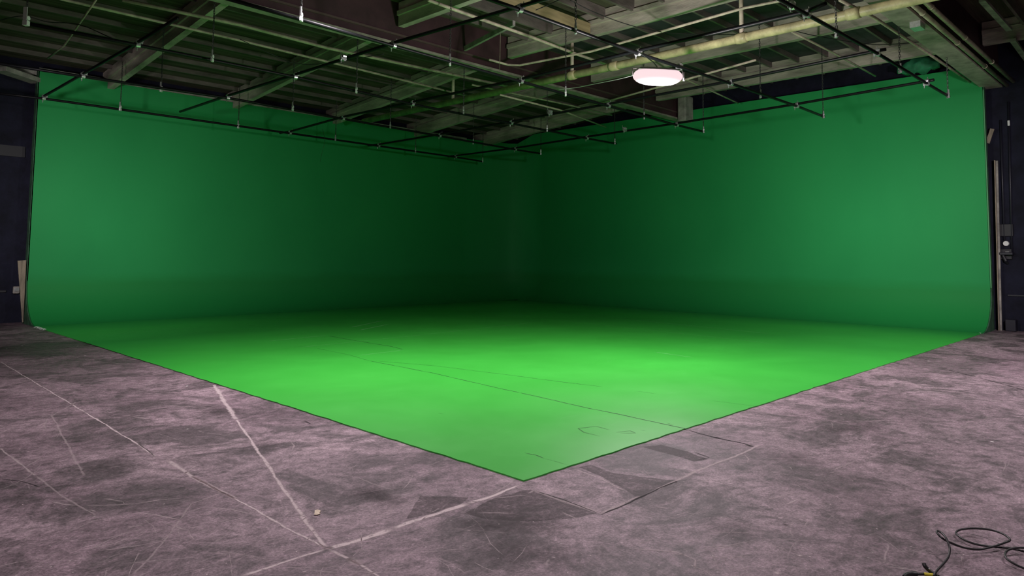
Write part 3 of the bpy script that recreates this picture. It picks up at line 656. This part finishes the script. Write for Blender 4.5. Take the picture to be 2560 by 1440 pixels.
def area(parent, sx, sy, power, z, spread=180):
    L = bpy.data.lights.new('lamp_light', 'AREA'); L.shape = 'RECTANGLE'; L.size = sx; L.size_y = sy; L.energy = power; L.color = LAMP_COL; L.spread = math.radians(spread)
    o = bpy.data.objects.new('lamp_light', L); COL.objects.link(o); o.parent = parent; o.location = (0, 0, z); return o
area(lamp, .62, .24, WORK_LAMP, -.13, WORK_SPREAD)
L = bpy.data.lights.new('lamp_spill', 'POINT'); L.energy = WORK_SPILL; L.color = LAMP_COL; L.shadow_soft_size = .13
o = bpy.data.objects.new('lamp_spill', L); COL.objects.link(o); o.parent = lamp; o.location = (0, 0, -.28)
o = dup(cl, (10.40, 6.27, 4.79)); tag(o, 'silver clamp at the right end of the bright lamp', 'clamp')
# lamps out of frame; stand lamps and the one behind the viewer are added
hm = mat('hall_lamp_glow', (.1, .1, .1)); bb = hm.node_tree.nodes['Principled BSDF']
bb.inputs['Emission Color'].default_value = (1.0, .76, .79, 1); bb.inputs['Emission Strength'].default_value = 1.0
for p, e, spd, aim, words in HALL_LAMPS:
    t = tag(empty('hall_lamp', p), 'square hall lamp '+words, 'lamp', 'hall lamps above the frame')
    if aim: t.rotation_euler = (Vector(p)-Vector(aim)).to_track_quat('Z', 'Y').to_euler()
    area(t, .45, .45, e, -.03, spd)
    MB().box((-.25, -.25, -.02), (.25, .25, 0)).build('lens', hm, t)
    MB().box((-.28, -.28, .0), (.28, .28, .09), .02).build('housing', M['silver'], t)
    st_ = MB().tube([(0, 0, 0), (0, 0, -p[2]+.02)] if aim else [(0, 0, .09), (0, 0, zb(p[1])-p[2])], .018, 6).build('stem', M['chain'], t)
    if aim: st_.matrix_parent_inverse = t.rotation_euler.to_matrix().to_4x4().inverted(); st_.location = t.rotation_euler.to_matrix() @ Vector((0, 0, .08))

# ------------------------------------------------------------------ things by the walls
# left: leaning plywood strip and switch box
o = MB().bar((3.69, 18.72, 0.0), (3.60, 18.97, 1.42), .02, .20, (1, 0, 0)).build('plywood_board', M['ply'])
V = [(3.40, 18.55, 1.40), (3.72, 18.55, 1.41), (3.715, 18.56, 0.0), (3.68, 18.56, 0.0)]
V += [(a_, b_+.018, c) for a_, b_, c in V]
bpy.data.objects.remove(o)
Lb = [PY(44, 652, 18.58), PY(66, 650, 18.58), PY(58, 806, 18.58), PY(55.5, 806, 18.58)]
Lb = [Vector((p.x, p.y, max(0.0, p.z))) for p in Lb]
o = mesh_obj('plywood_board', Lb+[p+Vector((0, .02, 0)) for p in Lb], [(0, 1, 2, 3), (7, 6, 5, 4), (0, 4, 5, 1), (1, 5, 6, 2), (2, 6, 7, 3), (3, 7, 4, 0)], M['ply'])
tag(o, 'raw plywood offcut leaning at the left end of the green wall', 'board')
p = PY(41, 725, YB-.06)
t = tag(empty('wall_socket', (p.x, YB, p.z)), 'small grey socket box on the dark wall at the left', 'socket')
MB().box((-.06, -.07, -.08), (.06, 0, .08), .01).build('box', M['pale_trim'], t); MB().box((-.045, -.085, -.03), (.045, -.07, .05)).build('cover', M['silver'], t)
for i, (x0_, y0_, x1_, y1_, lb) in enumerate([(0, 365, 78, 374, 'upper dark rail across the black wall at the left'), ]):
    a_, b2_ = PY(-80, 372, YB-.04), PY(80, 378, YB-.04)
    tag(MB().bar((XL+1, YB-.04, (a_.z+b2_.z)/2), (CX0-.1, YB-.04, (a_.z+b2_.z)/2), .05, .24).build('wall_rail', M['box_grey']), 'dark rail across the black wall at the far left', 'rail')
tag(MB().bar((XL+1, YB-.03, .72), (3.45, YB-.03, .70), .03, .04).build('wall_conduit', M['box_grey']), 'dark conduit running to the small socket box at the left', 'conduit')
# right: two planks, wood scrap, conduits, valve, shelf, small box
def wallbar(x0_, y0_, x1_, y1_, w_, h_, X, label, nm, mt, cat):
    a_, b2_ = PX(x0_, y0_, X), PX(x1_, y1_, X); a_.z = max(a_.z, 0.0); b2_.z = max(b2_.z, 0.0)
    return tag(MB().bar(a_, b2_, w_, h_, (0, 1, 0) if abs(a_.z-b2_.z) > abs(a_.y-b2_.y) else (0, 0, 1)).build(nm, M[mt]), label, cat)
wallbar(2487, 401, 2498, 828, .05, .022, 19.08, 'thin pale plank standing beside the right end of the green wall, left of the pair', 'plank', 'ply', 'plank')
wallbar(2492, 402, 2502.5, 828, .05, .045, 19.14, 'thin pinkish plank standing beside the right end of the green wall, right of the pair', 'plank', 'pale_trim', 'plank')
wallbar(2469, 358, 2481, 322, .03, .08, 19.10, 'short wood scrap sticking out behind the right green wall', 'wood_scrap', 'ply', 'wood')
M['conduit'] = mat('dark_conduit_paint', (.022, .022, .034), .4)
for x0_, y0_, x1_, y1_, lb in ((2501, 300, 2511, 600, 'dark vertical conduit nearest the green wall at the right'), (2521, 255, 2530, 640, 'dark vertical conduit further right on the black wall')):
    a_, b2_ = PX(x0_, y0_, XR-.04), PX(x1_, y1_, XR-.04)
    pipe_obj('wall_conduit', [a_, b2_], .022, 'conduit', lb, 'conduit')
p = PX(2522, 308, XR-.06); o = tag(MB().box((-.02, -.02, -.06), (.02, .02, .06)).build('conduit_tag', M['white_tag']), 'small white tag on the right wall conduit', 'tag'); o.location = p
p = PX(2512, 602, XR-.08)
t = tag(empty('valve_assembly', p), 'black electrical boxes with a pale round knob on the right wall', 'electrical box')
MB().box((.02, -.16, .10), (.08, .10, .38), .01).build('box', M['box_grey'], t); MB().box((.02, -.12, -.42), (.08, .12, -.18), .01).build('box', M['box_grey'], t)
MB().tube([(-.01, -.02, -.06), (.08, -.02, -.06)], .055, 14).build('knob', M['white_tag'], t)
a_, b2_ = PX(2500, 634, XR-.12), PX(2534, 630, XR-.12)
t = tag(empty('wall_shelf', ((a_.x, a_.y, a_.z))), 'dark small shelf with pipe fittings on the black wall at the right', 'shelf')
MB().box((-.10, b2_.y-a_.y, -.03), (.11, 0, .03), .01).build('shelf_board', M['conduit'], t); MB().tube([(0, -.05, -.03), (0, -.10, -.16), (.1, -.12, -.22)], .03, 8).build('bracket', M['box_grey'], t)
MB().tube([(.02, b2_.y-a_.y+.08, .04), (.02, b2_.y-a_.y+.16, .04)], .018, 8).build('fitting', M['silver'], t)
o = tag(MB().box((-.10, -.10, 0), (.10, .10, .26), .012).build('floor_box', M['conduit']), 'small dark box standing on the floor by the right planks', 'box'); o.location = (19.18, 3.24, 0)
a_ = PX(2560, 742, XR-.02)
tag(MB().bar((XR-.02, 3.3, a_.z+.02), (XR-.02, -3, a_.z+.02), .03, .03).build('wall_strip', M['conduit']), 'thin dark strip low on the black wall at the right', 'trim')
# corner debris at right end cap
mb = MB()
for i in range(10):
    c_ = PZ(2448+i*4.2+random.uniform(-2, 2), 834-i*1.2+random.uniform(-2, 2), 0); s_ = random.uniform(.012, .035)
    mb.add([c_+Vector((random.uniform(-s_, s_), random.uniform(-s_, s_), 0)) for _ in range(3)]+[c_+Vector((0, 0, s_))], [(0, 1, 2), (0, 1, 3), (1, 2, 3), (2, 0, 3)])
o = mb.build('plaster_crumbs', M['white_tag']); tag(o, 'pale plaster crumbs at the foot of the right end of the green wall', 'debris', kind='stuff')
mb = MB()
for i in range(5):
    c_ = PZ(92+i*5, 818+i*1.6, 0); s_ = random.uniform(.02, .04)
    mb.add([c_+Vector((-s_*2, -s_, 0.001)), c_+Vector((s_*2, -s_, 0.001)), c_+Vector((s_*1.5, s_, 0.001)), c_+Vector((-s_, s_, .001)), c_+Vector((0, 0, .02))], [(0, 1, 4), (1, 2, 4), (2, 3, 4), (3, 0, 4), (0, 3, 2, 1)])
tag(mb.build('plaster_crumbs', M['white_tag']), 'pale plaster crumbs at the foot of the left end of the green wall', 'debris', kind='stuff')
# green fabric bundle stuffed above the right wall
mb = MB(); nu, nv = 22, 12
c0 = PX(2300, 160, 18.8)
V = []; F = []
for i in range(nu+1):
    for j in range(nv):
        u_ = i/nu; a = 2*math.pi*j/nv; rr = (.15*math.sin(math.pi*min(.96, max(.06, u_)))+.05)*(1+.25*math.sin(5*a+u_*9)+.18*math.sin(3*a-u_*17))
        V.append((math.cos(a)*rr*.7, (u_-.5)*.9, math.sin(a)*rr-.14*abs(u_-.45)))
for i in range(nu): F += [(i*nv+j, i*nv+(j+1) % nv, (i+1)*nv+(j+1) % nv, (i+1)*nv+j) for j in range(nv)]
F += [tuple(range(nv))[::-1], tuple(nu*nv+j for j in range(nv))]
o = mesh_obj('fabric_bundle', V, F, M['tarp'], None, True); o.location = (c0.x-.15, c0.y, 6.20); tag(o, 'crumpled green fabric stuffed above the right green wall', 'fabric')

# ------------------------------------------------------------------ floor things
p = PZ(793, 1283, 0)
me_V = []; kk = 14
for i in range(kk):
    a = 2*math.pi*i/kk; rr = .027*(1+.5*math.cos(2*a)+.12*math.sin(5*a)); me_V.append((math.cos(a)*rr*1.1, math.sin(a)*rr, .003+.004*abs(math.cos(a))))
V = me_V+[(x, y, z-.0025) for x, y, z in me_V]+[(0, 0, .0045), (0, 0, .001)]
F = [(i, (i+1) % kk, 2*kk) for i in range(kk)]+[((i+1) % kk+kk, i+kk, 2*kk+1) for i in range(kk)]+[(i, i+kk, (i+1) % kk+kk, (i+1) % kk) for i in range(kk)]
o = mesh_obj('dry_leaf', V, F, M['leaf']); o.location = p; o.rotation_euler = (0, 0, 1.0); tag(o, 'small dry cream leaf on the concrete left of centre', 'leaf')
# black cable lying in loops at the lower right
def Z(x, y, h): return PZ(2200+x/7.111, 1240+y/7.111, h)
t = tag(empty('power_cable', (4.4, .9, 0)), 'black rubber power cable lying in loose loops on the concrete, lower right', 'cable')
def cpart(pts, r, nm, m_='rubber', n_=10, k_=8):
    P = catmull([Z(*q) for q in pts], k_); o = MB().tube([q-Vector((4.4, .9, 0)) for q in P], r, n_).build(nm, M[m_], t, True); return o
cpart([(1130, 1490, .010), (1000, 1400, .012), (960, 1420, .02), (1010, 1330, .03), (1130, 1200, .04), (1215, 1080, .055), (1240, 950, .07), (1215, 840, .09), (1170, 740, .105), (1100, 660, .11), (1030, 620, .112), (1010, 645, .108),
       (1060, 710, .10), (1150, 780, .085), (1250, 830, .06), (1400, 890, .04), (1580, 935, .03), (1750, 950, .022), (1900, 925, .028), (2080, 880, .035), (2230, 825, .04), (2310, 785, .05), (2260, 720, .055), (2130, 650, .055), (1950, 600, .05),
       (1750, 578, .04), (1550, 580, .03), (1410, 605, .025), (1350, 655, .02), (1400, 715, .02), (1520, 790, .018), (1700, 855, .018), (1900, 890, .016), (2100, 910, .016), (2300, 930, .018), (2480, 965, .02), (2700, 1030, .012)], .0056, 'cord')
cpart([(2760, 1000, .03), (2640, 940, .035), (2520, 920, .04), (2380, 930, .04), (2270, 965, .035), (2225, 1030, .03), (2250, 1110, .025), (2360, 1190, .02), (2500, 1260, .015), (2700, 1330, .012), (2900, 1380, .01)], .0056, 'cord')
cpart([(780, 1200, .05), (800, 1250, .04), (870, 1320, .025), (960, 1380, .015)], [.0095]*25, 'plug_boot', k_=8)
cpart([(960, 1380, .012), (880, 1385, .009), (780, 1382, .009), (640, 1388, .009)], .0055, 'cord')
cpart([(940, 1402, .0125), (870, 1396, .0125), (790, 1386, .0125)], .0078, 'tape', 'yellow')['label'] = 'yellow tape band'
cpart([(650, 1388, .011), (560, 1388, .012), (470, 1410, .014), (440, 1440, .014)], .012, 'plug')
cpart([(870, 1285, .040), (895, 1310, .034)], .004, 'contact_pin', 'silver')
